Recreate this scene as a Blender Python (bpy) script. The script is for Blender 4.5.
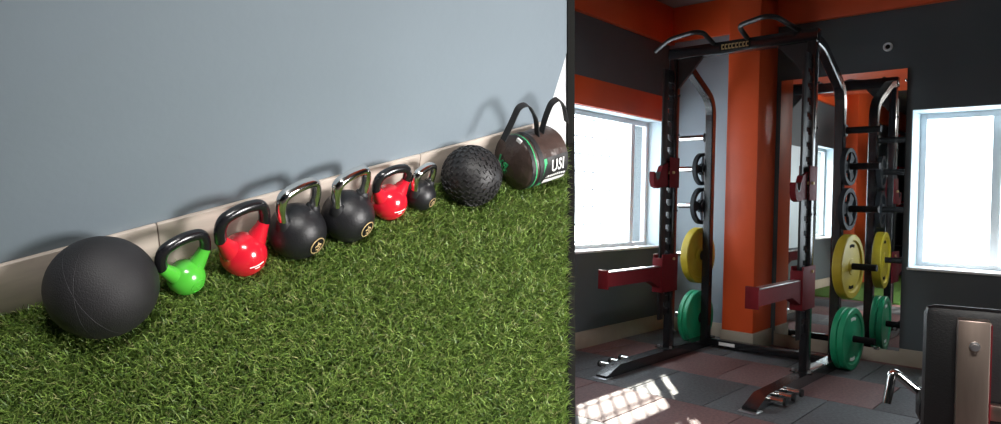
import bpy, bmesh, math, random
import numpy as np
from mathutils import Matrix, Vector, Euler
random.seed(7); rng = np.random.default_rng(7)
for o in list(bpy.data.objects): bpy.data.objects.remove(o)
scn = bpy.context.scene
COL = scn.collection

# ------------------------------------------------------------------ camera
CX, CY = 500.5, 212.0
def nrm(v): v = np.asarray(v, float); return v / np.linalg.norm(v)
VR = np.array([1121, 213.]); VL = np.array([-250, 185.])       # vanishing points of the gym room
F = math.sqrt(-((VR[0]-CX)*(VL[0]-CX) + (VR[1]-CY)*(VL[1]-CY)))
def camv(p): return np.array([p[0]-CX, -(p[1]-CY), -F])
_Y = nrm(camv(VR)); _X = -nrm(camv(VL)); _Z = np.cross(_X, _Y)
RW = np.array([_X, _Y, _Z])                                     # camera vector -> room vector
H = 1.15; C = np.array([0, 0, H])
cam = bpy.data.cameras.new('camera'); cam.sensor_width = 36; cam.lens = F/1001*36
cam.clip_start = .05; cam.clip_end = 200
camo = bpy.data.objects.new('camera', cam); COL.objects.link(camo)
M = Matrix([list(RW[i]) + [C[i]] for i in range(3)] + [[0, 0, 0, 1]])
camo.matrix_world = M; scn.camera = camo

# turf bay: frame from the skirting line and the leaning verticals
dn = nrm(camv((262, 1050))); up = -dn
la, lb = (8.3, 264.5), (450, 264.5-.2645*441.7)
Wd = nrm(np.cross(np.cross(camv(la), camv(lb)), up)); Wd = Wd if Wd[0] > 0 else -Wd
Nd = np.cross(Wd, up); Nd = Nd if Nd[2] > 0 else -Nd
LR = np.array([Wd, -Nd, up])                                    # rows: along wall, into wall, up
PILE = .022; HS = .17
_b, _a = camv((8.3, 314.5)), camv(la)
_t = np.linalg.lstsq(np.array([_a, -_b]).T, HS*up, rcond=None)[0]
CL = -LR @ (_b*_t[1]); CL[2] += PILE                            # camera in the bay's own frame
A3 = RW @ LR.T; T3 = C - A3 @ CL
ML = Matrix([list(A3[i]) + [T3[i]] for i in range(3)] + [[0, 0, 0, 1]])
def bay_z(p, z):                                                # pixel -> point at height z over the turf base
    d = LR @ camv(p); return CL + d*(z-CL[2])/d[2]
def bay_y(p, y=0):                                              # pixel -> point on a plane parallel to the bay wall
    d = LR @ camv(p); return CL + d*(y-CL[1])/d[1]
def bay_depth(q): return -(LR.T @ (np.asarray(q)-CL))[2]

# ------------------------------------------------------------------ world, sun, large lights, exposure
w = bpy.data.worlds.new('sky'); scn.world = w; w.use_nodes = True
bg = w.node_tree.nodes['Background']; bg.inputs[0].default_value = (.90, .95, 1, 1); bg.inputs[1].default_value = 9.0
sun = bpy.data.lights.new('sun', 'SUN'); sun.energy = 18; sun.angle = .014; sun.color = (1, .9, .78)
suno = bpy.data.objects.new('sun', sun); COL.objects.link(suno)
suno.rotation_euler = Vector((.8, -1, -.73)).to_track_quat('-Z', 'Y').to_euler(); suno.location = (-9, 12, 8)
def area(name, loc, target, sx, sy, power, color=(1, 1, 1), spread=math.pi):
    l = bpy.data.lights.new(name, 'AREA'); l.shape = 'RECTANGLE'; l.size = sx; l.size_y = sy
    l.energy = power; l.color = color; l.spread = spread
    o = bpy.data.objects.new(name, l); COL.objects.link(o); o.location = loc
    o.rotation_euler = (Vector(target)-Vector(loc)).to_track_quat('-Z', 'Y').to_euler(); return o
area('added_key_light', (2.42, 2.75, .85), (-1.15, 2.0, 1.0), 1.2, 1.3, 41, (1, .975, .95), math.radians(58))  # added key lamp aimed at the turf bay, in place of daylight
area('turf_fill_light', (.30, .05, 2.88), (-1.10, 1.45, .75), .9, .5, 45, (1, .98, .94), math.radians(100))  # added overhead fill that brightens the turf; it has no fixture
def portal(loc, target, sx, sy):
    o = area('window_portal', loc, target, sx, sy, 1); o.data.cycles.is_portal = True; return o
portal((-3.20, 4.6, 1.33), (0, 4.6, 1.33), 1.95, 1.15)
portal((-.71, 6.03, 1.29), (-.71, 0, 1.29), .9, 1.17)
portal((-3.20, 1.1, 1.35), (0, 1.1, 1.35), .8, 1.3)
vs = scn.view_settings; vs.view_transform = 'Standard'; vs.look = 'None'; vs.gamma = 1; vs.exposure = 0
try: vs.use_curve_mapping = False
except Exception: pass

# ------------------------------------------------------------------ materials
def mat(name, col, rough=.5, metal=0, noise=0, scale=20, bump=0, bscale=60, spec=.5, coat=0, stretch=None, rvar=0):
    m = bpy.data.materials.new(name); m.use_nodes = True; nt = m.node_tree; b = nt.nodes['Principled BSDF']
    b.inputs['Base Color'].default_value = (*col, 1); b.inputs['Roughness'].default_value = rough
    b.inputs['Metallic'].default_value = metal; b.inputs['Specular IOR Level'].default_value = spec
    b.inputs['Coat Weight'].default_value = coat
    tc = nt.nodes.new('ShaderNodeTexCoord'); vec = tc.outputs['Object']
    if stretch:
        mp = nt.nodes.new('ShaderNodeMapping'); mp.inputs['Scale'].default_value = stretch
        nt.links.new(vec, mp.inputs[0]); vec = mp.outputs[0]
    if noise or rvar:
        n = nt.nodes.new('ShaderNodeTexNoise'); n.inputs['Scale'].default_value = scale; n.inputs['Detail'].default_value = 5
        nt.links.new(vec, n.inputs['Vector'])
        if noise:
            r = nt.nodes.new('ShaderNodeMapRange'); r.inputs[1].default_value = .3; r.inputs[2].default_value = .7
            r.inputs[3].default_value = 1-noise; r.inputs[4].default_value = 1+noise
            nt.links.new(n.outputs[0], r.inputs[0])
            mx = nt.nodes.new('ShaderNodeMix'); mx.data_type = 'RGBA'; mx.blend_type = 'MULTIPLY'; mx.inputs[0].default_value = 1
            mx.inputs[6].default_value = (*col, 1); nt.links.new(r.outputs[0], mx.inputs[7])
            nt.links.new(mx.outputs[2], b.inputs['Base Color'])
        if rvar:
            r2 = nt.nodes.new('ShaderNodeMapRange'); r2.inputs[1].default_value = .3; r2.inputs[2].default_value = .7
            r2.inputs[3].default_value = rough-rvar; r2.inputs[4].default_value = rough+rvar
            nt.links.new(n.outputs[0], r2.inputs[0]); nt.links.new(r2.outputs[0], b.inputs['Roughness'])
    if bump:
        n2 = nt.nodes.new('ShaderNodeTexNoise'); n2.inputs['Scale'].default_value = bscale; n2.inputs['Detail'].default_value = 4
        nt.links.new(vec, n2.inputs['Vector'])
        bp = nt.nodes.new('ShaderNodeBump'); bp.inputs['Strength'].default_value = bump; bp.inputs['Distance'].default_value = .01
        nt.links.new(n2.outputs[0], bp.inputs['Height']); nt.links.new(bp.outputs[0], b.inputs['Normal'])
    return m
PAINT = (.207, .253, .290)
m_wall = mat('grey_blue_paint', PAINT, .55, noise=.05, scale=1.5, bump=.06, bscale=35)
m_wall2 = mat('shaded_wall_paint', (.082, .100, .110), .5, noise=.06, scale=1.5, bump=.06, bscale=35)  # same grey-blue paint, darkened: its weaker light is put into the colour
m_orange = mat('orange_paint', (.70, .088, .018), .45, noise=.06, scale=3, bump=.05, bscale=30)
m_ceil = mat('dark_ceiling', (.17, .165, .16), .8, noise=.1, scale=4)
m_skirt = mat('beige_skirting', (.50, .43, .375), .4, noise=.16, scale=6, stretch=(1, 4, 4))
m_skirt2 = mat('tan_skirting', (.36, .315, .25), .5, noise=.14, scale=5)
m_white = mat('white_upvc', (.78, .80, .82), .35, noise=.03, scale=8)
m_reveal = mat('pale_blue_reveal', (.55, .66, .72), .5, noise=.04, scale=4)
m_black = mat('black_powdercoat', (.009, .009, .010), .45, bump=.08, bscale=400)
m_blackgloss = mat('black_enamel', (.010, .010, .012), .22, bump=.05, bscale=250, coat=.3)
m_red = mat('dark_red_powdercoat', (.14, .007, .012), .65, noise=.08, scale=30, spec=.2)
m_peg = mat('shaded_peg_sleeve', (.010, .010, .011), .75, spec=.15, bump=.05, bscale=300)  # pegs on the mirror side: their shade is put into the colour
m_redgloss = mat('red_vinyl', (.62, .012, .028), .2, noise=.04, scale=15, coat=.6)
m_green = mat('green_vinyl', (.085, .50, .045), .25, noise=.05, scale=15, coat=.5)
m_chrome = mat('chrome', (.78, .77, .75), .12, 1, rvar=.05, scale=30)
m_steel = mat('brushed_steel', (.42, .33, .28), .35, 1, noise=.06, scale=60, stretch=(1, 1, .1))  # tan tone reflected by the steel is put into its base colour
m_zinc = mat('galvanised', (.55, .55, .56), .35, 1)
m_rubber = mat('black_rubber', (.010, .010, .012), .42, noise=.2, scale=25, bump=.12, bscale=220)
m_ball = mat('charcoal_rubber_ball', (.017, .016, .018), .6, noise=.3, scale=9, bump=.2, bscale=300)
m_tread = mat('black_tyre_rubber', (.018, .017, .018), .5, noise=.2, scale=30, bump=.1, bscale=200)
m_yellow = mat('yellow_bumper_rubber', (.43, .325, .016), .5, noise=.08, scale=14, bump=.1, bscale=150)
m_gplate = mat('green_bumper_rubber', (.012, .30, .135), .42, noise=.08, scale=14, bump=.1, bscale=150)
m_greyplate = mat('dark_grey_plate_rubber', (.013, .016, .020), .68, spec=.3, noise=.15, scale=20, bump=.1, bscale=150)
m_mark = mat('black_print', (.008, .008, .007), .8, spec=.15)
m_wmark = mat('white_print', (.8, .8, .78), .5)
m_gold = mat('gold_print', (.62, .45, .22), .45, .3)
m_gmark = mat('green_print', (.03, .38, .14), .5)
m_pad = mat('black_vinyl_pad', (.006, .006, .007), .45, bump=.15, bscale=180)
m_bag = mat('brown_nylon', (.055, .036, .031), .36, noise=.25, scale=18, bump=.5, bscale=28)
m_bagk = mat('black_nylon', (.012, .012, .012), .5, bump=.3, bscale=45)
m_strap = mat('black_webbing', (.012, .012, .013), .6, bump=.2, bscale=300)
m_tile_g = mat('grey_rubber_tile', (.092, .097, .104), .6, noise=.35, scale=55, bump=.35, bscale=140)
m_tile_r = mat('maroon_rubber_tile', (.170, .088, .084), .6, noise=.30, scale=55, bump=.35, bscale=140)
m_joint = mat('dark_joint', (.012, .012, .012), .9)
m_soil = mat('turf_backing', (.016, .030, .010), .95, noise=.4, scale=80)
m_board = mat('raw_board', (.20, .16, .12), .7, noise=.1, scale=8)
m_mirror = mat('silvered_glass', (.86, .88, .87), .0, 1)
m_turfmat = mat('short_green_turf', (.16, .33, .06), .9, noise=.35, scale=120, bump=.6, bscale=250)
def glass_mat():
    m = bpy.data.materials.new('window_glass'); m.use_nodes = True; nt = m.node_tree
    nt.nodes.remove(nt.nodes['Principled BSDF'])
    t = nt.nodes.new('ShaderNodeBsdfTransparent'); g = nt.nodes.new('ShaderNodeBsdfGlossy'); g.inputs['Roughness'].default_value = .02
    t.inputs[0].default_value = (.93, .96, .97, 1)
    mx = nt.nodes.new('ShaderNodeMixShader'); mx.inputs[0].default_value = .05
    nt.links.new(t.outputs[0], mx.inputs[1]); nt.links.new(g.outputs[0], mx.inputs[2])
    nt.links.new(mx.outputs[0], nt.nodes['Material Output'].inputs[0]); return m
m_glass = glass_mat()
def grass_mat():
    m = bpy.data.materials.new('turf_blades'); m.use_nodes = True; nt = m.node_tree; b = nt.nodes['Principled BSDF']
    at = nt.nodes.new('ShaderNodeAttribute'); at.attribute_name = 'tint'
    nt.links.new(at.outputs['Color'], b.inputs['Base Color']); b.inputs['Roughness'].default_value = .42
    b.inputs['Specular IOR Level'].default_value = .4
    return m
m_grass = grass_mat()

# ------------------------------------------------------------------ mesh helpers
class MB:
    def __init__(s): s.v = []; s.f = []; s.mi = []
    def add(s, vf, mtx=None, mi=0):
        v, f = vf; o = len(s.v)
        for p in v: s.v.append(tuple(mtx @ Vector(p)) if mtx is not None else tuple(p))
        for q in f: s.f.append([i+o for i in q]); s.mi.append(mi)
        return s
    def box(s, a, b, bev=0, mtx=None, mi=0): return s.add(box(a, b, bev), mtx, mi)
    def mesh(s, name, mats, sharp=35):
        me = bpy.data.meshes.new(name); me.from_pydata(s.v, [], s.f); me.validate()
        mats = mats if isinstance(mats, (list, tuple)) else [mats]
        for m in mats: me.materials.append(m)
        if len(s.mi) == len(me.polygons): me.polygons.foreach_set('material_index', s.mi)
        bm = bmesh.new(); bm.from_mesh(me); bmesh.ops.recalc_face_normals(bm, faces=bm.faces); bm.to_mesh(me); bm.free()
        me.shade_smooth(); me.set_sharp_from_angle(angle=math.radians(sharp)); me.update(); return me
    def build(s, name, mats, parent=None, sharp=35): return link(name, s.mesh(name, mats, sharp), parent)
def link(name, data, parent=None):
    o = bpy.data.objects.new(name, data); COL.objects.link(o)
    if parent is not None: o.parent = parent
    return o
def box(a, b, bev=0):
    a = np.minimum(a, b) if False else np.array(a, float); b = np.array(b, float)
    lo, hi = np.minimum(a, b), np.maximum(a, b)
    if bev <= 0:
        v = [(x, y, z) for z in (lo[2], hi[2]) for y in (lo[1], hi[1]) for x in (lo[0], hi[0])]
        return v, [(0, 2, 3, 1), (4, 5, 7, 6), (0, 1, 5, 4), (2, 6, 7, 3), (0, 4, 6, 2), (1, 3, 7, 5)]
    bm = bmesh.new(); bmesh.ops.create_cube(bm, size=1)
    for q in bm.verts: q.co = Vector([(lo[i]+hi[i])/2 + q.co[i]*(hi[i]-lo[i]) for i in range(3)])
    bmesh.ops.bevel(bm, geom=list(bm.edges), offset=bev, segments=2, affect='EDGES', profile=.5)
    bm.verts.index_update(); v = [tuple(q.co) for q in bm.verts]; f = [[l.index for l in p.verts] for p in bm.faces]; bm.free()
    return v, f
def tube(path, r, seg=10, closed=False, sec=None):
    """sweep a circle (or a 2D section) along a path; r may be a list"""
    P = [Vector(p) for p in path]; n = len(P); rs = r if isinstance(r, (list, tuple)) else [r]*n
    T = []
    for i in range(n):
        a = P[(i-1) % n] if (closed or i > 0) else P[i]; b = P[(i+1) % n] if (closed or i < n-1) else P[i]
        T.append((b-a).normalized())
    ref = Vector((0, 0, 1)) if abs(T[0].z) < .9 else Vector((1, 0, 0))
    u = (ref - T[0]*ref.dot(T[0])).normalized(); v = []; f = []
    sec = sec or [(math.cos(2*math.pi*k/seg), math.sin(2*math.pi*k/seg)) for k in range(seg)]; seg = len(sec)
    for i in range(n):
        u = (u - T[i]*u.dot(T[i])).normalized(); b = T[i].cross(u)
        for c, s_ in sec: v.append(tuple(P[i] + (u*c + b*s_)*rs[i]))
    m = n if closed else n-1
    for i in range(m):
        j = (i+1) % n
        for k in range(seg): f.append((i*seg+k, i*seg+(k+1) % seg, j*seg+(k+1) % seg, j*seg+k))
    if not closed: f.append(tuple(range(seg))[::-1]); f.append(tuple(range((n-1)*seg, n*seg)))
    return v, f
def rounded(path, r, n=5):
    """round the inner corners of a polyline"""
    P = [Vector(p) for p in path]; out = [P[0]]
    for i in range(1, len(P)-1):
        a, b, c = P[i-1], P[i], P[i+1]; d = min(r, (a-b).length*.49, (c-b).length*.49)
        p, q = b+(a-b).normalized()*d, b+(c-b).normalized()*d
        for k in range(n+1):
            t = k/n; out.append(p*(1-t)**2 + b*2*t*(1-t) + q*t*t)
    out.append(P[-1]); return out
def lathe(prof, seg=32):
    v = []; f = []
    n = len(prof)
    for r, z in prof:
        for k in range(seg): a = 2*math.pi*k/seg; v.append((r*math.cos(a), r*math.sin(a), z))
    for i in range(n-1):
        for k in range(seg): f.append((i*seg+k, i*seg+(k+1) % seg, (i+1)*seg+(k+1) % seg, (i+1)*seg+k))
    f.append(tuple(range(seg))[::-1]); f.append(tuple(range((n-1)*seg, n*seg))); return v, f
def sphere_prof(r, zc, flat=.0, n=20):
    out = []
    for i in range(n+1):
        a = -math.pi/2 + math.pi*i/n; out.append((max(r*math.cos(a), .0004), max(zc+r*math.sin(a), flat)))
    return out
def prism(poly, t0, t1, plane='yz'):
    """extrude a 2D polygon along the missing axis from t0 to t1"""
    n = len(poly)
    def P(a, b, t): return {'yz': (t, a, b), 'xz': (a, t, b), 'xy': (a, b, t)}[plane]
    v = [P(a, b, t0) for a, b in poly] + [P(a, b, t1) for a, b in poly]
    f = [tuple(range(n))[::-1], tuple(range(n, 2*n))] + [(i, (i+1) % n, n+(i+1) % n, n+i) for i in range(n)]
    return v, f
def tag(o, label, cat, group=None):
    o['label'] = label; o['category'] = cat
    if group: o['group'] = group
    return o
def struct(o): o['kind'] = 'structure'; return o
def empty(name, mtx):
    o = bpy.data.objects.new(name, None); o.empty_display_size = .05; COL.objects.link(o); o.matrix_world = mtx; return o
def TR(x, y, z, rz=0): return Matrix.Translation((x, y, z)) @ Matrix.Rotation(rz, 4, 'Z')
def copytree(o, mtx=None, parent=None):
    c = o.copy(); COL.objects.link(c); c.parent = parent
    if mtx is not None: c.matrix_world = mtx
    for ch in list(o.children): copytree(ch, None, c)
    return c
def text_mesh(body, size, ext=.0006, spacing=1.0):
    cu = bpy.data.curves.new('lettering', 'FONT'); cu.body = body; cu.size = size; cu.extrude = ext
    cu.align_x = 'CENTER'; cu.align_y = 'CENTER'; cu.space_character = spacing; cu.resolution_u = 3
    cu.offset = size*.02
    o = bpy.data.objects.new('lettering', cu); COL.objects.link(o)
    dg = bpy.context.evaluated_depsgraph_get(); me = bpy.data.meshes.new_from_object(o.evaluated_get(dg))
    bpy.data.objects.remove(o); return me
PI = math.pi

# ================================================================== GYM ROOM (structure)
X0, X1, Y0, Y1, ZC = -3.11, 2.6, -3.7, 5.70, 2.93
# floor with rubber tiles
fl = struct(MB().box((X0-.3, Y0-.2, -.12), (X1+.2, Y1+.3, -.0125)).build('floor', m_joint))
tm = {}
TW, TD = .48, .66
for key, m in (('g', m_tile_g), ('r', m_tile_r)):
    tm[key] = MB().box((.003, .003, -.0125), (TW-.003, TD-.003, 0), .003).mesh('rubber_tile', m)
row = 0
rows = [3.66 - TD*k for k in range(1, 12)][::-1] + [3.66 + TD*k for k in range(4)]
for yy in rows:
    k = round((yy-3.66)/TD); off = -1.74 if k % 2 == 0 else -1.98
    nlo = math.floor((X0-off)/TW)
    for j in range(nlo, nlo+14):
        x = off + j*TW
        if x+TW < X0+.02 or x > X1: continue
        key = 'g' if k % 2 == 0 else 'r'
        if random.random() < .06: key = 'r' if key == 'g' else 'g'
        t = link('rubber_tile', tm[key], fl); t.location = (x, yy, random.uniform(-.0006, .0006))
ce = struct(MB().box((X0-.3, Y0-.2, ZC), (X1+.2, Y1+.3, ZC+.1)).build('ceiling', m_ceil))
def wall_with_holes(axis, c0, c1, a0, a1, holes, z1):
    """a wall slab as boxes around rectangular holes (a0,a1,z0,z1) sorted along a"""
    m = MB()
    def bx(p, q, z0, z2):
        if q-p < 1e-4 or z2-z0 < 1e-4: return
        if axis == 'x': m.box((c0, p, z0), (c1, q, z2))
        else: m.box((p, c0, z0), (q, c1, z2))
    cur = a0
    for h in sorted(holes):
        bx(cur, h[0], 0, z1); bx(h[0], h[1], 0, h[2]); bx(h[0], h[1], h[3], z1); cur = h[1]
    bx(cur, a1, 0, z1); return m
WIN1 = (3.62, 5.58, .75, 1.90); WIN2 = (.72, 1.48, .70, 2.0)
WINB = (-1.145, -.28, .705, 1.872)
struct(wall_with_holes('x', X0-.28, X0, Y0-.2, Y1, [WIN1, WIN2], ZC).build('wall_left', m_wall2))
struct(wall_with_holes('y', Y1, Y1+.34, X0-.28, X1+.2, [WINB], ZC).build('wall_back', m_wall2))
# the corner piece between the window and the pillar has the lit copy of the wall paint
struct(MB().box((X0, Y1-.012, .0), (-2.38, Y1+.001, ZC)).build('wall_corner', m_wall))
struct(MB().box((X0-.28, Y0-.2, 0), (X1+.2, Y0, ZC)).build('wall_rear', m_wall2))
struct(MB().box((X1, Y0, 0), (X1+.2, Y1, ZC)).build('wall_right', m_wall2))
# orange bands and beams
struct(MB().box((X0, Y0, 2.60), (X0+.05, Y1, ZC), .004).build('trim_1', m_orange))
struct(MB().box((X0+.05, Y1-.05, 2.62), (X1, Y1, ZC), .004).build('trim_2', m_orange))
struct(MB().box((X0+.05, 1.45, 2.66), (X1, 3.05, ZC), .004).build('trim_6', m_orange))
struct(MB().box((X0+.05, Y0, 2.45), (X1, Y0+.08, ZC), .004).build('trim_3', m_orange))
struct(MB().box((X0, WIN1[0]-.3, 1.90), (X0+.02, Y1-.012, 2.12), .003).build('trim_4', m_orange))
# pillar
pl = struct(MB().box((-2.375, 5.31, .14), (-2.12, Y1-.012, ZC), .006).build('pillar', m_orange))
MB().box((-2.385, 5.30, 0), (-2.11, Y1-.012, .14), .004).build('plinth', m_skirt2, pl)
pl2 = struct(MB().box((X0, -.45, 0), (X0+.22, .42, ZC), .006).build('pillar', m_orange))
# skirtings
struct(MB().box((X0, Y0, 0), (X0+.014, Y1-.012, .135), .003).build('baseboard_left', m_skirt2))
bb = MB(); bb.box((X0+.014, Y1-.026, 0), (-2.386, Y1-.012, .12), .003); bb.box((-2.094, Y1-.014, 0), (X1, Y1, .12), .003)
struct(bb.build('baseboard_back', m_skirt2))

# ------------------------------------------------------------------ windows
def window(n, axis, hole, plane, depth0, mull, bars, inward):
    """recess lining, frame, sash bars, glass; plane = glazing position; depth0 = room face"""
    a0, a1, z0, z1 = hole
    def B(m, p, q, za, zb, d0, d1, bev=.003):
        if axis == 'x': m.box((d0, p, za), (d1, q, zb), bev)
        else: m.box((p, d0, za), (q, d1, zb), bev)
        return m
    r = MB(); t = .006
    B(r, a0, a0+t, z0, z1, plane, depth0, 0); B(r, a1-t, a1, z0, z1, plane, depth0, 0); B(r, a0, a1, z1-t, z1, plane, depth0, 0)
    root = struct(r.build('window_%d' % n, m_reveal))
    B(MB(), a0, a1, z0, z0+.018, plane, depth0+inward*.03).build('window_sill', m_white, root)
    fw = .05; e = .022
    for p, q, za, zb in ((a0+.0065, a0+fw, z0+.0185, z1-.0065), (a1-fw, a1-.0065, z0+.0185, z1-.0065), (a0+fw, a1-fw, z0+.0185, z0+fw), (a0+fw, a1-fw, z1-fw, z1-.0065)):
        B(MB(), p, q, za, zb, plane-e, plane+e).build('frame_bar', m_white, root)
    for p in mull: B(MB(), p-.028, p+.028, z0+fw, z1-fw, plane-.026, plane+.026).build('mullion', m_white, root)
    edges = [a0+fw] + [p for p in mull] + [a1-fw]
    for p, q in zip(edges[:-1], edges[1:]):
        B(MB(), p+.004, q-.004, z0+fw, z1-fw, plane-.003, plane+.003, 0).build('pane', m_glass, root)
    if bars:
        g = plane - inward*.16
        k = a0+.03
        while k < a1:
            o = MB()
            B(o, k-.006, k+.006, z0-.05, z1+.05, g-.006, g+.006, 0).build('grille_bar', m_white, root); k += .13
        k = z0+.06
        while k < z1:
            o = MB()
            B(o, a0, a1, k-.006, k+.006, g+.008, g+.018, 0).build('grille_bar', m_white, root); k += .15
    return root
window(1, 'x', WIN1, X0-.15, X0, [4.36, 5.30], True, 1)
window(2, 'y', WINB, Y1+.27, Y1, [-.66], False, -1)
window(3, 'x', WIN2, X0-.15, X0, [], False, 1)
# unseen glazed door added on the solid right wall to frame the key lamp
dr = struct(MB().box((X1-.045, 2.0, 0), (X1-.002, 3.5, .09), .003).build('added_door', m_white))
for a, b in (((X1-.045, 2.0, .09), (X1-.002, 2.08, 2.1)), ((X1-.045, 3.42, .09), (X1-.002, 3.5, 2.1)), ((X1-.045, 2.0, 2.1), (X1-.002, 3.5, 2.18))):
    MB().box(a, b, .003).build('frame_bar', m_white, dr)
MB().box((X1-.02, 2.08, .09), (X1-.012, 3.42, 2.1)).build('pane', m_glass, dr)

bp_ = MB().box((X0, 2.2, .62), (X0+.025, 2.78, 1.92), .004).build('wall_panel', m_reveal); tag(bp_, 'pale blue panel on the shaded grey wall seen in the mirror', 'wall panel')
# ------------------------------------------------------------------ mirror
mi = empty('wall_mirror', TR(-1.63, Y1, .10)); tag(mi, 'tall frameless wall mirror between the orange pillar and the white window', 'mirror')
MB().box((-.455, -.016, 0), (.45, -.012, 2.075)).build('glass', m_mirror, mi)
MB().box((-.455, -.012, 0), (.45, -.001, 2.075)).build('backing_board', m_black, mi)
for x in (-.3, .3): MB().box((x-.02, -.02, -.012), (x+.02, -.001, .010), .002).build('clip', m_chrome, mi)
MB().add(tube([(.445, -.015, 1.985), (.447, -.05, 1.99)], .006, 8)).build('clip', m_chrome, mi)
# small round cable port high on the wall
cp = empty('cable_port', TR(-1.315, Y1, 2.35) @ Matrix.Rotation(PI/2, 4, 'X')); tag(cp, 'small round white and black port high on the shaded grey wall', 'wall port')
MB().add(lathe([(.020, -.001), (.033, -.001), (.033, .012), (.026, .016), (.020, .012)], 24)).build('ring', m_white, cp)
MB().add(lathe([(.001, .0), (.021, .0), (.021, .008), (.015, .014), (.001, .015)], 24)).build('cover', m_mark, cp)

# ================================================================== HALF RACK
YWS = {-1: math.radians(-3), 1: math.radians(-3.5)}      # the storage pegs splay a little
RX = {-1: -2.48, 1: -1.50}; YU, YR = 4.625, 5.24
rk = empty('half_rack', TR(-1.99, YU, 0)); tag(rk, 'tall black steel half rack with pull-up grips in front of the orange pillar', 'power rack')
RI = rk.matrix_world.inverted()
def part(mb, name, m, parent=rk, sharp=35):
    o = mb.build(name, m, None, sharp); o.data.transform(RI); o.parent = parent; return o
def comb_poly():
    y0, y1 = YU-.115, YU-.034; poly = [(y1, .30), (y0+.008, .30), (y0, .32), (y0, 2.10), (y0+.02, 2.16), (y1, 2.16)]
    return poly
for s in (-1, 1):
    x = RX[s]
    up_ = part(MB().box((x-.027, YU-.036, .012), (x+.027, YU+.036, 2.295), .005), 'upright', m_blackgloss)
    # notched strip: a front rail, a row of hooked teeth leaving open slots
    st = MB(); yA, yB = YU-.168, YU-.036
    st.box((x-.007, yA, .30), (x+.007, yA+.066, 2.13), .002)
    z = .33
    while z < 2.08:
        st.add(prism([(yA+.064, z), (yB+.002, z), (yB+.002, z+.046), (yA+.092, z+.046), (yA+.092, z+.062), (yA+.064, z+.062)], x-.007, x+.007)); z += .095
    st.box((x-.007, yA+.06, 2.09), (x+.007, yB+.002, 2.13), 0)
    part(st, 'notched_strip', m_black, up_)
    for zz in (1.1, 1.66, 1.95):
        part(MB().add(tube([(x+.034, YU, zz), (x+.046, YU, zz)], .008, 8)), 'bolt', m_black, up_)
    # rear upright: bent tube
    pth = rounded([(x, YU+.02, 2.235), (x, YU+.16, 2.215), (x, YR, 1.985), (x, YR, .05)], .12, 6)
    sq = [(.033, .026), (.026, .033), (-.026, .033), (-.033, .026), (-.033, -.026), (-.026, -.033), (.026, -.033), (.033, -.026)]
    part(MB().add(tube(pth, 1, sec=sq)), 'rear_upright', m_blackgloss)
    # floor runner with sloped toe
    ru = part(MB().add(prism([(3.74, .006), (5.33, .006), (5.33, .075), (3.90, .075), (3.74, .022)], x-.042, x+.042)), 'floor_runner', m_blackgloss)
    part(MB().box((x-.055, 3.71, .0), (x+.055, 3.80, .007), .002), 'toe_plate', m_zinc, ru)
    part(MB().box((x-.055, 5.27, .0), (x+.055, 5.36, .007), .002), 'toe_plate', m_zinc, ru)
    so = -1 if s < 0 else 1
    for yy in (3.92, 4.05, 4.18):
        xo = x+so*.042
        part(MB().add(tube([(xo, yy, .048), (xo+so*.085, yy, .048)], .017, 12)), 'band_peg', m_chrome, ru)
        part(MB().add(tube([(xo+so*.083, yy, .048), (xo+so*.097, yy, .048)], .024, 12)), 'peg_cap', m_black, ru)
    part(MB().box((x-.07, YU-.075, .075), (x+.07, YU-.034, .083), .002), 'foot_plate', m_blackgloss)
    for q in (-.05, .05): part(MB().add(tube([(x+q, YU-.056, .082), (x+q, YU-.056, .098)], .011, 6)), 'bolt', m_zinc)
    part(MB().box((x-.036, YU+.06, .075), (x+.036, YU+.30, .081), .002), 'rubber_strip', m_zinc if s > 0 else m_black, ru)
    # gusset under the crossbeam
    xi = x - s*.034
    part(MB().add(prism([(xi, 2.215), (xi-s*.19, 2.215), (xi-s*.17, 2.19), (xi, 2.00)], YU-.012, YU+.012, 'xz')), 'gusset', m_black)
    # plate storage pegs
    for zz in (1.695, 1.44, 1.14, .735, .225):
        xo = x + s*.032; pg = m_chrome if s < 0 else m_peg
        ya = YWS[s]; p = part(MB().add(tube([(xo, YR, zz), (xo+s*.235*math.cos(ya), YR+s*.235*math.sin(ya), zz)], .0235, 14)), 'storage_peg', pg)
        part(MB().add(tube([(xo, YR, zz), (xo+s*.012, YR, zz)], .042, 16)), 'peg_flange', m_black, p)
cb = part(MB().box((RX[-1]-.037, YU-.037, 2.215), (RX[1]+.037, YU+.037, 2.297), .005), 'crossbeam', m_blackgloss)
part(MB().box((-2.12, YU-.0385, 2.232), (-1.90, YU-.0365, 2.280)), 'name_plate', m_mark, cb)
lp = MB(); xx = -2.105
for wd in (.018, .02, .017, .022, .018, .02, .017, .018):      # the unreadable pale block letters on the crossbeam
    for z0, z1 in ((2.238, 2.246), (2.266, 2.274)): lp.box((xx, YU-.0400, z0), (xx+wd, YU-.0384, z1))
    lp.box((xx, YU-.0400, 2.238), (xx+.006, YU-.0384, 2.274)); xx += wd+.006
part(lp, 'lettering', m_gold, cb)
part(MB().box((RX[-1]+.04, YR-.03, .015), (RX[1]-.04, YR+.03, .072), .004), 'rear_crossmember', m_blackgloss)
part(MB().box((-2.35, YR-.031, .03), (-2.22, YR-.0295, .055)), 'label_sticker', m_wmark)
part(MB().box((RX[-1]+.03, YR-.025, 1.90), (RX[1]-.03, YR+.025, 1.96), .004), 'rear_brace', m_blackgloss) if False else None
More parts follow.
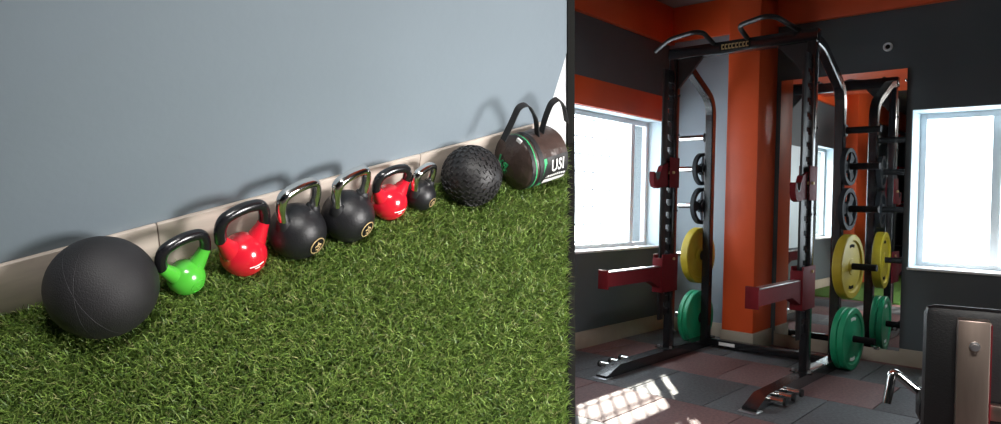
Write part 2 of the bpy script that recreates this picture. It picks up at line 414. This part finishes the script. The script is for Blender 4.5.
for pts in ([(-2.17, YU-.02, 2.29), (-2.165, 4.42, 2.335), (-2.21, 4.37, 2.335), (-2.44, 4.46, 2.335), (-2.63, 4.60, 2.30)],
            [(-1.925, YU-.02, 2.29), (-1.915, 4.44, 2.335), (-1.87, 4.37, 2.335), (-1.68, 4.27, 2.335), (-1.63, 4.33, 2.335), (-1.585, YU-.02, 2.30)]):
    part(MB().add(tube(rounded(pts, .05, 6), .0165, 12)), 'pull_up_grip', m_black)

# J-hooks and spotter arms (lift off)
def j_hook(x, z, label):
    r = empty('j_hook', TR(x, YU, z)); tag(r, label, 'j-hook', 'red j-hooks on the rack uprights')
    b = MB()
    for sx in (-1, 1): b.box((sx*.029, -.10, -.01), (sx*.035, .04, .21), .002)
    b.build('sleeve', m_red, r)
    MB().add(prism([(-.10, .17), (-.10, .0), (-.185, -.012), (-.24, -.022), (-.285, -.008), (-.305, .03), (-.308, .085), (-.298, .098), (-.285, .092), (-.276, .055), (-.25, .035), (-.225, .045), (-.205, .10), (-.18, .14)], -.018, .018)).build('hook', m_red, r)
    MB().add(prism([(-.204, .10), (-.224, .047), (-.25, .037), (-.275, .057), (-.284, .092), (-.279, .092), (-.270, .062), (-.25, .044), (-.228, .052), (-.209, .10)], -.019, .019)).build('rubber_liner', m_black, r)
    MB().add(tube([(-.042, -.06, .1), (.048, -.06, .1)], .010, 12)).build('pin', m_gold, r)
j_hook(RX[-1], 1.28, 'dark red j-hook on the rack upright beside the grilled window')
j_hook(RX[1], 1.20, 'dark red j-hook on the rack upright in front of the mirror')
def spotter(x, z, label):
    r = empty('spotter_arm', TR(x, YU, z)); tag(r, label, 'spotter arm', 'red spotter arms on the rack')
    MB().add(prism([(-.125, -.02), (-.88, .045), (-.88, .135), (-.125, .135)], -.030, .030)).build('arm', m_red, r) if False else \
    MB().add(prism([(-.175, -.02), (-.25, .01), (-.34, .045), (-.88, .045), (-.88, .135), (-.175, .135)], -.030, .030)).build('arm', m_red, r)
    MB().box((-.038, -.895, .03), (.038, -.878, .155), .003).build('end_plate', m_red, r)
    MB().box((-.026, -.87, .135), (.026, -.185, .143), .002).build('top_strip', m_zinc, r)
    b = MB()
    for sx in (-1, 1): b.box((sx*.029, -.185, -.05), (sx*.040, .042, .225), .003)
    b.box((-.04, -.192, -.05), (.04, -.178, .20), .002)
    b.build('sleeve', m_red, r)
    MB().add(tube([(-.045, -.03, .19), (.05, -.03, .19)], .010, 12)).build('pin', m_gold, r)
spotter(RX[-1], .555, 'dark red spotter arm on the rack reaching past the window sill')
spotter(RX[1], .545, 'dark red spotter arm on the rack pointing across the orange pillar')

# weight plates: built once on the z axis, laid on their pegs
def bumper(name, mm, D, th):
    R_ = D/2; t = th/2
    prof = [(.026, -t*.8), (.055, -t*.8), (.062, -t*.62), (R_*.78, -t*.62), (R_*.82, -t), (R_-.006, -t), (R_, -t+.006), (R_, t-.006), (R_-.006, t), (R_*.82, t), (R_*.78, t*.62), (.062, t*.62), (.055, t*.8), (.026, t*.8)]
    seg = 48; v = []; f = []; n = len(prof)
    for r, z in prof:
        for k in range(seg): a = 2*PI*k/seg; v.append((r*math.cos(a), r*math.sin(a), z))
    for i in range(n):
        j = (i+1) % n
        for k in range(seg): f.append((i*seg+k, i*seg+(k+1) % seg, j*seg+(k+1) % seg, j*seg+k))
    return (v, f)
def arc_marks(r, a0, a1, n, wid, z, th=.002):
    m = MB()
    for k in range(n):
        a = a0+(a1-a0)*(k+.5)/n; d = (a1-a0)/n*.72/2
        pts = [(r*math.cos(a-d), r*math.sin(a-d)), ((r+wid)*math.cos(a-d), (r+wid)*math.sin(a-d)), ((r+wid)*math.cos(a+d), (r+wid)*math.sin(a+d)), (r*math.cos(a+d), r*math.sin(a+d))]
        m.add(prism(pts, z-th/2, z+th/2, 'xy'))
    return m
def plate(name, kind, x, z, s, th, D, label, group, yaw=0):
    # plate axis along X; local z -> outward
    mtx = Matrix.Translation((x, YR+(x-RX[s])*math.tan(yaw), z-.0022)) @ Matrix.Rotation(yaw, 4, 'Z') @ Matrix.Rotation(s*PI/2, 4, 'Y')
    r = empty(name, mtx); tag(r, label, 'weight plate', group)
    mm = {'y': m_yellow, 'g': m_gplate, 's': m_greyplate}[kind]
    if kind in 'yg':
        MB().add(bumper(name, mm, D, th)).build('disc', mm, r)
        MB().add(lathe([(.026, -th*.41), (.040, -th*.41), (.040, th*.41), (.026, th*.41)], 28)).build('hub_ring', mm if kind == 'g' else m_yellow, r)
        for a in (0, PI):
            arc_marks(D*.30, a-.32, a+.32, 6, .022, th*.31+.001).build('lettering', m_mark if kind == 'y' else m_wmark, r)
    else:
        R_ = D/2; m = MB(); seg = 40
        def ring(r0, r1, t):
            pr = [(r0, -t), (r1, -t), (r1, t), (r0, t)]; v = []; f = []
            for a_, b_ in pr:
                for k in range(seg): a = 2*PI*k/seg; v.append((a_*math.cos(a), a_*math.sin(a), b_))
            for i in range(4):
                for k in range(seg): f.append((i*seg+k, i*seg+(k+1) % seg, ((i+1) % 4)*seg+(k+1) % seg, ((i+1) % 4)*seg+k))
            return v, f
        m.add(ring(R_*.80, R_, th/2)); m.build('rim', mm, r)
        MB().add(ring(.026, R_*.36, th*.42)).build('hub_ring', mm, r)
        for k in range(3):
            a = k*2*PI/3+.5
            pts = [((R_*.33)*math.cos(a-.55), (R_*.33)*math.sin(a-.55)), ((R_*.82)*math.cos(a-.38), (R_*.82)*math.sin(a-.38)), ((R_*.82)*math.cos(a+.38), (R_*.82)*math.sin(a+.38)), ((R_*.33)*math.cos(a+.55), (R_*.33)*math.sin(a+.55))]
            MB().add(prism(pts, -th*.3, th*.3, 'xy')).build('spoke', mm, r)
    return r
YW = math.radians(4)
G1, G2, G3 = 'yellow bumper plates', 'green bumper plates', 'small grey grip plates'
for s, where, w2 in ((-1, 'near the window sill', 'by the window'), (1, 'in front of the mirror', 'before the mirror')):
    x = RX[s] + s*.046
    yw = YWS[s]
    plate('bumper_plate', 'y', x+s*.036, .735, s, .066, .455, 'large yellow bumper plate on the rack peg '+where, G1, yw)
    plate('bumper_plate', 'g', x+s*.022, .225, s, .042, .44, 'green bumper plate on the lowest peg '+where+', inner one', G2, yw)
    plate('bumper_plate', 'g', x+s*.066, .225, s, .042, .44, 'green bumper plate on the lowest peg '+where+', outer one', G2, yw)
    plate('grip_plate', 's', x+s*.02, 1.44, s, .032, .265, 'small dark grey plate with three handholds, upper of the two '+w2, G3, yw)
    plate('grip_plate', 's', x+s*.02, 1.14, s, .034, .30, 'dark grey plate with three handholds, lower of the two '+w2, G3, yw)

# ================================================================== machine at the lower right
ANG = math.radians(11)
BM = TR(-.345, 2.665, 0, ANG)
be = empty('exercise_bench', BM); tag(be, 'black padded exercise machine seat with steel post and chrome handle', 'exercise machine')
MB().box((-.135, .035, .36), (.185, .105, .826), .03).build('backrest_pad', m_pad, be)
po = MB().box((-.042, -.035, .06), (.046, .035, .795), .004).build('post', m_steel, be)
MB().box((.0465, -.033, .06), (.0500, .034, .785)).build('red_reflection', m_red, po)  # red reflection on the post side, painted as a thin strip
MB().add(tube([(.004, -.034, .715), (.004, -.046, .715)], .015, 12)).add(tube([(.004, -.046, .715), (.004, -.066, .715)], .010, 12)).build('knob', m_zinc, po)
MB().box((.05, -.02, .48), (.30, .02, .53), .004).build('side_arm', m_steel, be)
MB().box((-.15, .09, .40), (.19, .50, .50), .035).build('seat_pad', m_pad, be)
MB().add(tube([(0, .30, .03), (0, .30, .41)], .035, 14)).build('seat_post', m_black, be)
MB().box((-.04, -.06, .004), (.04, .62, .07), .006).build('base_beam', m_black, be)
MB().box((-.26, -.10, 0), (.26, -.02, .06), .006).build('foot_bar', m_black, be)
MB().box((-.22, .56, 0), (.22, .64, .06), .006).build('foot_bar', m_black, be)
BI = BM.inverted()
hp = [BI @ Vector(p) for p in [(-.38, 2.99, .445), (-.53, 2.882, .479), (-.604, 2.816, .556), (-.616, 2.800, .437)]]
MB().add(tube(rounded(hp, .025, 6), .0155, 14)).build('handle', m_chrome, be)

# ================================================================== seen in the mirror only
tf = MB().box((X0+.02, -1.75, .0), (-1.55, 2.15, .014), .002).build('turf_mat', m_turfmat); tag(tf, 'green turf mat on the rubber floor seen in the mirror', 'turf mat')
sh = empty('storage_shelf', TR(-2.80, -2.6, 0)); tag(sh, 'tall dark storage shelf seen in the mirror', 'shelf')
for a in (-.2, .2):
    for b in (-.75, .75): MB().box((a-.02, b-.02, 0), (a+.02, b+.02, 2.55), .003).build('post', m_black, sh)
for z in (.5, 1.15, 1.75, 2.3): MB().box((-.22, -.77, z), (.22, .77, z+.03), .003).build('shelf_board', m_black, sh)
def dumbbell(x, y, z, label):
    r = empty('dumbbell', TR(x, y, z)); tag(r, label, 'dumbbell', 'red dumbbells on the storage shelf')
    for s in (-1, 1): MB().add(tube([(s*.055, 0, .05), (s*.15, 0, .05)], .05, 6)).build('head', m_redgloss, r)
    MB().add(tube([(-.06, 0, .05), (.06, 0, .05)], .016, 10)).build('grip', m_chrome, r)
for z, nm in ((1.18, 'second lowest'), (1.78, 'second highest'), (2.33, 'top')):
    for k in range(5): dumbbell(-2.80, -3.2+k*.3, z, 'red hexagonal dumbbell on the %s board of the dark storage shelf' % nm)

# ================================================================== TURF BAY (tilted towards the camera)
def bay(mtx): return ML @ mtx
def pix_cut(px, y, plane):           # points of the right-hand edge on turf / wall
    q = bay_z((px, y), 0) if plane == 't' else bay_y((px, y), WY); return q
UL = -.55; WY = .025
# turf base, cut along its right-hand edge
def line_isect(px):                  # where the right-hand edge meets the wall foot
    lo, hi = 100., 300.
    for _ in range(60):
        m_ = (lo+hi)/2
        if bay_z((px, m_), 0)[1] > WY: lo = m_
        else: hi = m_
    return bay_z((px, lo), 0)
far, near = line_isect(567), bay_z((567, 490), 0); nearL = bay_z((-60, 490), 0)
poly = [(UL, WY), (far[0], WY), (near[0], near[1]), (UL, nearL[1])]
tb = struct(MB().add(prism(poly, -.03, 0, 'xy')).build('turf_base', [m_soil])); tb.matrix_world = ML
far2, near2 = line_isect(574), bay_z((574, 490), 0)
MB().add(prism([(far[0], WY), (far2[0], WY), (near2[0], near2[1]), (near[0], near[1])], -.035, .012, 'xy')).build('edge_trim', m_mark, tb)
# steel legs that carry the tilted bay
MLI = ML.inverted()
for q in ((UL+.08, -.06), (UL+.08, nearL[1]+.12), (far[0]-.15, -.08), (near[0]-.15, near[1]+.12)):
    wp = ML @ Vector((q[0], q[1], -.028)); a = MLI @ Vector((wp.x, wp.y, 0.0)); b = MLI @ wp
    MB().add(tube([a, b], .02, 8)).build('leg', m_black, tb)
# wall with its slanting outer edge
U1 = bay_y((557, 85), WY)[0]
c1 = bay_y((566, 0), WY)
z_ = 0; ys = np.linspace(-80, 200, 561); edge = [bay_y((567, y), WY) for y in ys]
ek = min(range(len(ys)), key=lambda i: abs(edge[i][0]-U1)); topc = edge[0]
zt = min(topc[2], 1.0)
wpoly = [(UL, -.03), (U1, -.03), (U1, edge[ek][2]), (topc[0], topc[2]), (UL, topc[2]+.25)]
wl = struct(MB().add(prism(wpoly, WY, WY+.05, 'xz')).build('wall_near', m_wall)); wl.matrix_world = ML
def edge_at(px, z):
    lo, hi = -200., 400.
    for _ in range(60):
        m_ = (lo+hi)/2
        if bay_y((px, m_), WY)[2] > z: lo = m_
        else: hi = m_
    return bay_y((px, lo), WY)
zs = [-.02, .15, .35, .6, topc[2]]
strip = [(edge_at(567, z)[0], z) for z in zs] + [(edge_at(574, z)[0], z) for z in zs[::-1]]
MB().add(prism(strip, WY-.004, WY+.05, 'xz')).build('edge_trim', m_mark, wl)
# pale return of the wall beyond its end
zr = [-.02, .1, .2, .3, edge[ek][2]]
pr = [(U1, -.02)] + [(edge_at(567, z)[0], z) for z in zr]
struct(MB().add(prism(pr, WY+.004, WY+.045, 'xz')).build('trim_5', m_white)).matrix_world = ML
# skirting of the turf bay in two lengths
SK = bay_y((130, 264.5-.2645*121.7), WY-.013)[2]
sk = struct(MB().box((UL, WY-.013, 0), (.36, WY-.0005, SK), .003).build('baseboard_near', m_skirt)); sk.matrix_world = ML
MB().box((.362, WY-.013, 0), (1.20, WY-.0005, SK), .003).build('skirting_board', m_skirt, sk)
MB().box((1.202, WY-.013, 0), (U1-.005, WY-.0005, SK), .003).build('skirting_board', m_skirt, sk)

# turf blades
def make_turf():
    N = 120000
    cand = rng.random((int(N*2.4), 2)); u = UL + .25 + cand[:, 0]*(far[0]-UL-.25); v = WY-.014 + cand[:, 1]*(min(near[1], nearL[1])-WY+.014)
    def side(a, b): return (b[0]-a[0])*(v-a[1]) - (b[1]-a[1])*(u-a[0])
    ok = np.ones(len(u), bool)
    e_f, e_n = line_isect(565), bay_z((565, 490), 0)
    P = [poly[0], (e_f[0], WY), (e_n[0], e_n[1]), poly[3]]
    for i in range(len(P)):
        ok &= side(P[i], P[(i+1) % len(P)]) < -.001*0
    if ok.sum() < 100:
        ok = np.ones(len(u), bool)
        for i in range(len(P)): ok &= side(P[i], P[(i+1) % len(P)]) > 0
    u, v = u[ok][:N], v[ok][:N]; n = len(u)
    h = rng.uniform(.018, .042, n); ang = rng.normal(-1.9, 1.25, n); lean = rng.uniform(.15, 1.0, n)*h
    dx, dy = np.cos(ang), np.sin(ang); wd = rng.uniform(.0010, .0019, n); tw = ang + rng.normal(PI/2, .5, n)
    px, py = np.cos(tw)*wd, np.sin(tw)*wd
    z0 = np.zeros(n)
    V = np.empty((n, 5, 3))
    V[:, 0] = np.stack([u-px, v-py, z0], 1); V[:, 1] = np.stack([u+px, v+py, z0], 1)
    mx, my = u+dx*lean*.35, v+dy*lean*.35
    V[:, 2] = np.stack([mx-px*.9, my-py*.9, h*.62], 1); V[:, 3] = np.stack([mx+px*.9, my+py*.9, h*.62], 1)
    V[:, 4] = np.stack([u+dx*lean, v+dy*lean, h*(1-.25*lean/h)], 1)
    me = bpy.data.meshes.new('turf_blades'); me.vertices.add(n*5); me.vertices.foreach_set('co', V.reshape(-1))
    base = (np.arange(n)*5)[:, None]
    quad = base + np.array([0, 1, 3, 2]); tri = base + np.array([2, 3, 4])
    loops = np.concatenate([quad, tri], 1).reshape(-1)
    me.loops.add(n*7); me.loops.foreach_set('vertex_index', loops.astype(np.int32))
    me.polygons.add(n*2)
    ls = (np.arange(n)*7)[:, None] + np.array([0, 4]); me.polygons.foreach_set('loop_start', ls.reshape(-1).astype(np.int32))
    me.update(calc_edges=True); me.validate()
    cols = np.array([(.17, .27, .05), (.11, .19, .035), (.25, .345, .08), (.31, .32, .13), (.06, .115, .024)])
    ci = rng.choice(5, n, p=[.34, .27, .19, .07, .13]); cc = cols[ci]*rng.uniform(.8, 1.2, (n, 1))
    at = me.color_attributes.new('tint', 'FLOAT_COLOR', 'POINT')
    full = np.ones((n, 5, 4)); full[:, :, :3] = cc[:, None, :]; at.data.foreach_set('color', full.reshape(-1))
    me.materials.append(m_grass)
    o = link('turf_blades', me); o.matrix_world = ML; o['kind'] = 'stuff'
    o['label'] = 'long green artificial turf blades covering the tilted bay'; o['category'] = 'turf'
make_turf()

# ------------------------------------------------------------------ kettlebells
SINK = .010
def place(px, D):
    """ball centre pixel and apparent diameter -> (u, y, radius)"""
    r = .05
    for _ in range(30):
        q = bay_z(px, SINK + r*.94); r = D/2*bay_depth(q)/F
    return q[0], q[1], r
def kb_root(name, px, D, yaw, label, dy=0):
    u, y, r = place(px, D); y += dy
    y = min(y, WY-(r+.015))
    o = empty(name, bay(TR(u, y, SINK, yaw))); tag(o, label, 'kettlebell', 'kettlebells in a row along the wall'); return o, r
def on_ball(r, zc, th, ph):          # outward point at azimuth th, elevation ph; front is -y
    return Vector((r*math.cos(ph)*math.sin(th), -r*math.cos(ph)*math.cos(th), zc+r*math.sin(ph)))
def ball_patch(r, zc, th, ph, pts, lift=.0006):
    """2D points (x right, y up, metres) wrapped on the ball"""
    out = []
    for x, y in pts: out.append(tuple(on_ball(r+lift, zc, th+x/r/math.cos(ph), ph+y/r)))
    return out
def ball_strokes(r, zc, th, ph, strokes, wid, seg=6):
    m = MB()
    for st in strokes: m.add(tube(ball_patch(r, zc, th, ph, st, .0002), wid, seg))
    return m
def vinyl_kb(px, D, hgt, hw, yaw, body, handle_r, label, marks, lean=0):
    root, r = kb_root('kettlebell', px, D, yaw, label); zc = r*.94
    MB().add(lathe(sphere_prof(r, zc, 0, 24), 36)).build('body', body, root)
    zt = hgt - handle_r; x1 = hw - handle_r
    z_split = zc + r*.55 + (zt-(zc+r*.55))*.42
    xs = x1*.98
    for s in (-1, 1):
        xb = r*.50
        pth = [(s*xb*.7, 0, zc+r*.25), (s*(xb+(xs-xb)*.30), 0, zc+r*.66), (s*(xb+(xs-xb)*.8), 0, z_split-.012), (s*xs, 0, z_split)]
        hr = [r*.56, r*.44, handle_r*1.14, handle_r*1.05]
        MB().add(tube(rounded(pth, .015, 4)[::1] if False else pth, hr, 16)).build('horn', body, root, 60)
    a = [(-xs, 0, z_split-.004), (-x1*1.0, 0, z_split+(zt-z_split)*.5), (-x1*.82, 0, zt-.006), (-x1*.25, 0, zt+.003), (x1*.25, 0, zt+.003), (x1*.82, 0, zt-.006), (x1*1.0, 0, z_split+(zt-z_split)*.5), (xs, 0, z_split-.004)]
    MB().add(tube(rounded(a, .045, 8), handle_r, 16)).build('handle', m_blackgloss, root, 60)
    marks(root, r, zc); return root
def red_marks(root, r, zc):
    th, ph = .02, .02
    w_ = r*.34
    pts = lambda y, a, b: [(a+(b-a)*k/6, y) for k in range(7)]
    ball_strokes(r, zc, th, ph, [pts(.004, -w_, w_)], .0016).build('lettering', m_wmark, root)
    ball_strokes(r, zc, th, ph, [pts(-.004, -w_*.35, w_*.35)], .0014).build('lettering', m_wmark, root)
def green_marks(root, r, zc):
    th, ph = .15, -.02; rr = r*.42
    c = [(rr*math.cos(2*PI*k/28), rr*.8*math.sin(2*PI*k/28)) for k in range(28)]
    MB().add(tube(ball_patch(r, zc, th, ph, c, 0), .0012, 6, True)).build('embossed_ring', m_green, root)
    ball_strokes(r, zc, th, ph, [[(-.008+.016*k/5, .002) for k in range(6)], [(-.005+.010*k/5, -.005) for k in range(6)]], .0010).build('lettering', m_green, root)
def chrome_kb(px, D, hgt, hw, yaw, hr, label):
    root, r = kb_root('kettlebell', px, D, yaw, label); zc = r*.94
    MB().add(lathe(sphere_prof(r, zc, 0, 28), 40)).build('body', m_rubber, root)
    zt = hgt-hr; xb = min(hw*.68, r*.72); x1 = hw-hr
    zb = zc + math.sqrt(max(r*r-xb*xb, 1e-5))
    for s in (-1, 1):
        MB().add(tube([(s*xb*.94, 0, zb-.016), (s*xb, 0, zb+.006), (s*xb*1.01, 0, zb+.012)], [hr*1.75, hr*1.45, hr*1.2], 18)).build('collar', m_rubber, root)
    a = [(-xb, 0, zb-.004), (-x1*.98, 0, zt-(zt-zb)*.45), (-x1*.88, 0, zt-.005), (-x1*.3, 0, zt+.002), (x1*.3, 0, zt+.002), (x1*.88, 0, zt-.005), (x1*.98, 0, zt-(zt-zb)*.45), (xb, 0, zb-.004)]
    path = rounded(a, .040, 8)
    sec = [(math.cos(2*PI*k/18)*1.0, math.sin(2*PI*k/18)*1.25) for k in range(18)]
    MB().add(tube(path, hr, sec=sec)).build('handle', m_chrome, root, 60)
    th, ph = .06, -.05; rr = r*.31
    circ = lambda q: [(q*math.cos(2*PI*k/32), q*math.sin(2*PI*k/32)) for k in range(32)]
    disc = MB(); ring_o = ball_patch(r, zc, th, ph, circ(rr*1.12), .0006); c0 = ball_patch(r, zc, th, ph, [(0, 0)], .0008)
    rings = [ball_patch(r, zc, th, ph, circ(rr*1.12*q), .0007) for q in (.25, .5, .75, 1)]
    v = [c0[0]] + sum(rings, []); f = [(0, 1+k, 1+(k+1) % 32) for k in range(32)]
    for i in range(3): f += [(1+i*32+k, 1+i*32+(k+1) % 32, 1+(i+1)*32+(k+1) % 32, 1+(i+1)*32+k) for k in range(32)]
    ba = disc.add((v, f)).build('badge', m_mark, root)
    MB().add(tube(ball_patch(r, zc, th, ph, circ(rr), .0008), .0016*r/.073, 6, True)).build('badge_ring', m_gold, ba)
    S = [[(-.35, -.30), (-.1, -.42), (.25, -.30), (.2, -.1), (-.1, 0.0), (-.15, .2), (.1, .32), (.32, .22)], [(-.05, .38), (.02, .62)], [(-.42, .05), (-.25, .22)], [(.25, .02), (.45, .12)], [(-.08, -.62), (.10, -.60)]]
    ball_strokes(r, zc, th, ph, [[(x*rr, y*rr) for x, y in s_] for s_ in S], .0019*r/.073).build('emblem', m_gold, ba)
    return root
vinyl_kb((186, 277), 37, .197, .0770, math.radians(12), m_green, .0150, 'small bright green kettlebell with black handle beside the big ball', green_marks)
vinyl_kb((243.5, 254), 46, .240, .0840, math.radians(10), m_redgloss, .0162, 'glossy red kettlebell with black handle next to the green one', red_marks)
chrome_kb((297.5, 231), 57, .258, .0790, math.radians(14), .0140, 'black kettlebell with chrome handle next to the larger red one')
chrome_kb((348, 216), 53, .252, .0780, math.radians(15), .0140, 'black kettlebell with chrome handle next to the smaller red one')
vinyl_kb((389, 202), 37, .200, .0740, math.radians(3), m_redgloss, .0145, 'smaller glossy red kettlebell with black handle between chrome-handled ones', red_marks)
chrome_kb((420.5, 195), 31, .174, .0590, math.radians(15), .0118, 'smallest black kettlebell with chrome handle beside the tread-patterned ball')

# ------------------------------------------------------------------ balls
u, y, r = place((103, 288.5), 102); y = min(y, WY-(r+.013))
bo = empty('medicine_ball', bay(TR(u, y, SINK))); tag(bo, 'large plain charcoal medicine ball at the end of the kettlebell row', 'medicine ball')
MB().add(lathe(sphere_prof(r, r*.985, 0, 40), 64)).build('ball', m_ball, bo, 60)
for rot in (Euler((.5, .9, .3)), Euler((1.3, -.5, 1.1))):
    R3 = rot.to_matrix()
    pts = [R3 @ Vector((math.cos(2*PI*k/72)*(r-.0004), math.sin(2*PI*k/72)*(r-.0004), 0)) + Vector((0, 0, r*.985)) for k in range(72)]
    MB().add(tube(pts, .0009, 6, True)).build('seam', m_ball, bo)
u, y, r = place((463.5, 169), 60); y = min(y, WY-(r+.013))
mb_ = empty('medicine_ball', bay(TR(u, y, SINK))); tag(mb_, 'black rubber medicine ball with tyre-tread pattern beside the bag', 'medicine ball')
MB().add(lathe(sphere_prof(r-.0025, r*.98, 0, 32), 48)).build('ball', m_tread, mb_, 60)
tr = MB(); R3 = Euler((math.radians(62), math.radians(18), math.radians(20))).to_matrix().to_4x4()
nb = 13
for i in range(nb):
    ph = -1.25 + 2.5*i/(nb-1); cnt = max(6, int(30*math.cos(ph)))
    for k in range(cnt):
        th = 2*PI*(k+.5*(i % 2))/cnt
        for sgn in (-1, 1):
            M4 = Matrix.Translation((0, 0, r*.98)) @ R3 @ Matrix.Rotation(th, 4, 'Z') @ Matrix.Rotation(-ph, 4, 'Y') @ Matrix.Translation((r-.001, 0, sgn*r*.055)) @ Matrix.Rotation(sgn*.75, 4, 'X')
            tr.add(box((-.003, -r*.072, -r*.022), (.0022, r*.072, r*.022)), M4)
to = tr.build('tread', m_tread, mb_); to['kind'] = 'stuff'
valve = MB().add(lathe([(.001, 0), (.018, 0), (.018, .003), (.001, .004)], 20))
nd = Vector((.95, -.15, .35)).normalized()
vo = valve.build('brand_patch', m_bag, mb_)
vo.matrix_local = Matrix.Translation(Vector((0, 0, r*.98))+nd*(r-.001)) @ nd.to_track_quat('Z', 'Y').to_matrix().to_4x4()

# ------------------------------------------------------------------ sandbag
RB = .103
q0 = bay_z((513, 163), SINK+RB); q0[1] = min(q0[1], WY-(RB+.016))
def bay_px(q):
    c = LR.T @ (np.asarray(q)-CL); return CX - F*c[0]/c[2]
LB = .05
while max(bay_px((q0[0]+LB, q0[1]-RB*math.sin(a_), SINK+RB+RB*math.cos(a_))) for a_ in np.linspace(0, 6.28, 24)) < 568: LB += .002
bg_ = empty('sandbag', bay(TR(q0[0], q0[1], SINK))); tag(bg_, 'brown and black cylindrical sandbag with white and green lettering and strap handles', 'sandbag')
def bag_shell(x0, x1, rfun, a0=0, a1=2*PI, seg=48, nx=14, wrinkle=.0):
    v = []; f = []; full = abs(a1-a0-2*PI) < 1e-6; ns = seg if full else seg+1
    for i in range(nx+1):
        x = x0+(x1-x0)*i/nx
        for k in range(ns):
            a = a0+(a1-a0)*k/seg; rr = rfun(x, a)
            v.append((x, -rr*math.sin(a), RB+rr*math.cos(a)))
    for i in range(nx):
        for k in range(seg):
            k2 = (k+1) % ns if full else k+1; f.append((i*ns+k, i*ns+k2, (i+1)*ns+k2, (i+1)*ns+k))
    return v, f
def rb(x, a):
    flat = 1 - .10*max(0, -math.cos(a))**3
    return RB*flat*(1+.012*math.sin(a*5+x*30)+.008*math.sin(x*90+a*3))
body = bag_shell(0, LB, rb, nx=18); nsg = 48
v, f = body
# puckered bulging end
for t, dr_ in ((.10, -.006), (.3, -.016), (.55, -.024), (.8, -.028)):
    base = len(v)
    for k in range(nsg):
        a = 2*PI*k/nsg; rr = rb(0, a)*(1-t)*(1+.03*math.sin(a*9)*(t)); v.append((dr_, -rr*math.sin(a), RB+rr*math.cos(a)))
    prev = 0 if t == .10 else base-nsg
    for k in range(nsg): f.append((prev+k, prev+(k+1) % nsg, base+(k+1) % nsg, base+k))
f.append(tuple(range(len(v)-nsg, len(v))))
f.append(tuple(range(18*nsg, 19*nsg)))
MB().add((v, f)).build('shell', m_bag, bg_, 60)
def band(x0, x1, a0, a1, lift, m, name, parent=bg_, seg=24):
    vv, ff = bag_shell(x0, x1, lambda x, a: rb(x, a)+lift, a0, a1, seg, 3); return MB().add((vv, ff)).build(name, m, parent, 60)
band(.0, .016, 0, 2*PI, .0012, m_bagk, 'end_band', seg=48)
band(.016, .021, 0, 2*PI, .0022, m_gmark, 'piping', seg=48)
band(.034, .054, -.6, 2.9, .0030, m_strap, 'strap')
band(.054, LB, .92, 2.35, .0020, m_bagk, 'side_panel')
band(.055, .069, .95, 2.3, .0022, m_gmark, 'green_flash')
def wrap_text(body, size, xc, ac, m, name, parent=bg_, lift=.0065):
    me = text_mesh(body, size, .0004, 1.12)
    for vt in me.vertices:
        x, yv, zz = vt.co; x *= .74; a = ac - yv/RB; rr = rb(xc+x, a)+lift+zz; vt.co = (xc+x, -rr*math.sin(a), RB+rr*math.cos(a))
    me.materials.clear(); me.materials.append(m); return link(name, me, parent)
wrap_text('USI', .060, .070+(LB-.070)*.48, 1.28, m_wmark, 'lettering')
for k in range(9):                                              # unreadable small print
    band(.072+k*(LB-.078)/9, .072+(k+.7)*(LB-.078)/9, 1.62, 1.71, .003, m_wmark, 'small_print', seg=3)
band(.071, LB-.003, 1.80, 2.02, .003, m_wmark, 'printed_strip')
me = text_mesh('kg', .060, .0006); me.materials.clear(); me.materials.append(m_gmark)
kg = link('lettering', me, bg_); kg.matrix_local = Matrix.Translation((-.031, .022, RB-.004)) @ Matrix(((0, 0, -1, 0), (-1, 0, 0, 0), (0, 1, 0, 0), (0, 0, 0, 1)))
kg.scale = (-1, 1, 1) if False else (1, 1, 1)
MB().box((-.006, -.012, RB*1.90), (.002, .012, RB*2.03), .001).build('care_tag', m_wmark, bg_)
def strap_loop(pix, dy, name='handle'):
    pts = []
    for p in pix:
        q = bay_y(p, q0[1]+dy); pts.append((q[0]-q0[0], dy, q[2]-SINK))
    path = rounded(pts, .03, 4)
    sec = [(.0125, .0018), (-.0125, .0018), (-.0125, -.0018), (.0125, -.0018)]
    # flat webbing: width across the loop's plane
    vv = []; ff = []; n = len(path)
    for i, p in enumerate(path):
        t = (path[min(i+1, n-1)]-path[max(i-1, 0)]).normalized(); nn = Vector((0, 1, 0)); b = t.cross(nn).normalized()
        for sw, st in ((1, 1), (-1, 1), (-1, -1), (1, -1)): vv.append(tuple(p + nn*sw*.0125 + b*st*.0018))
    for i in range(n-1):
        for k in range(4): ff.append((i*4+k, i*4+(k+1) % 4, (i+1)*4+(k+1) % 4, (i+1)*4+k))
    ff.append((3, 2, 1, 0)); ff.append(tuple(range((n-1)*4, n*4)))
    MB().add((vv, ff)).build(name, m_strap, bg_, 60)
strap_loop([(503, 140), (511, 124), (519, 106), (528, 104), (536, 118), (538, 146)], 0)
strap_loop([(541, 134), (545, 118), (551, 103), (558, 98), (564, 106), (566.5, 122)], .01)
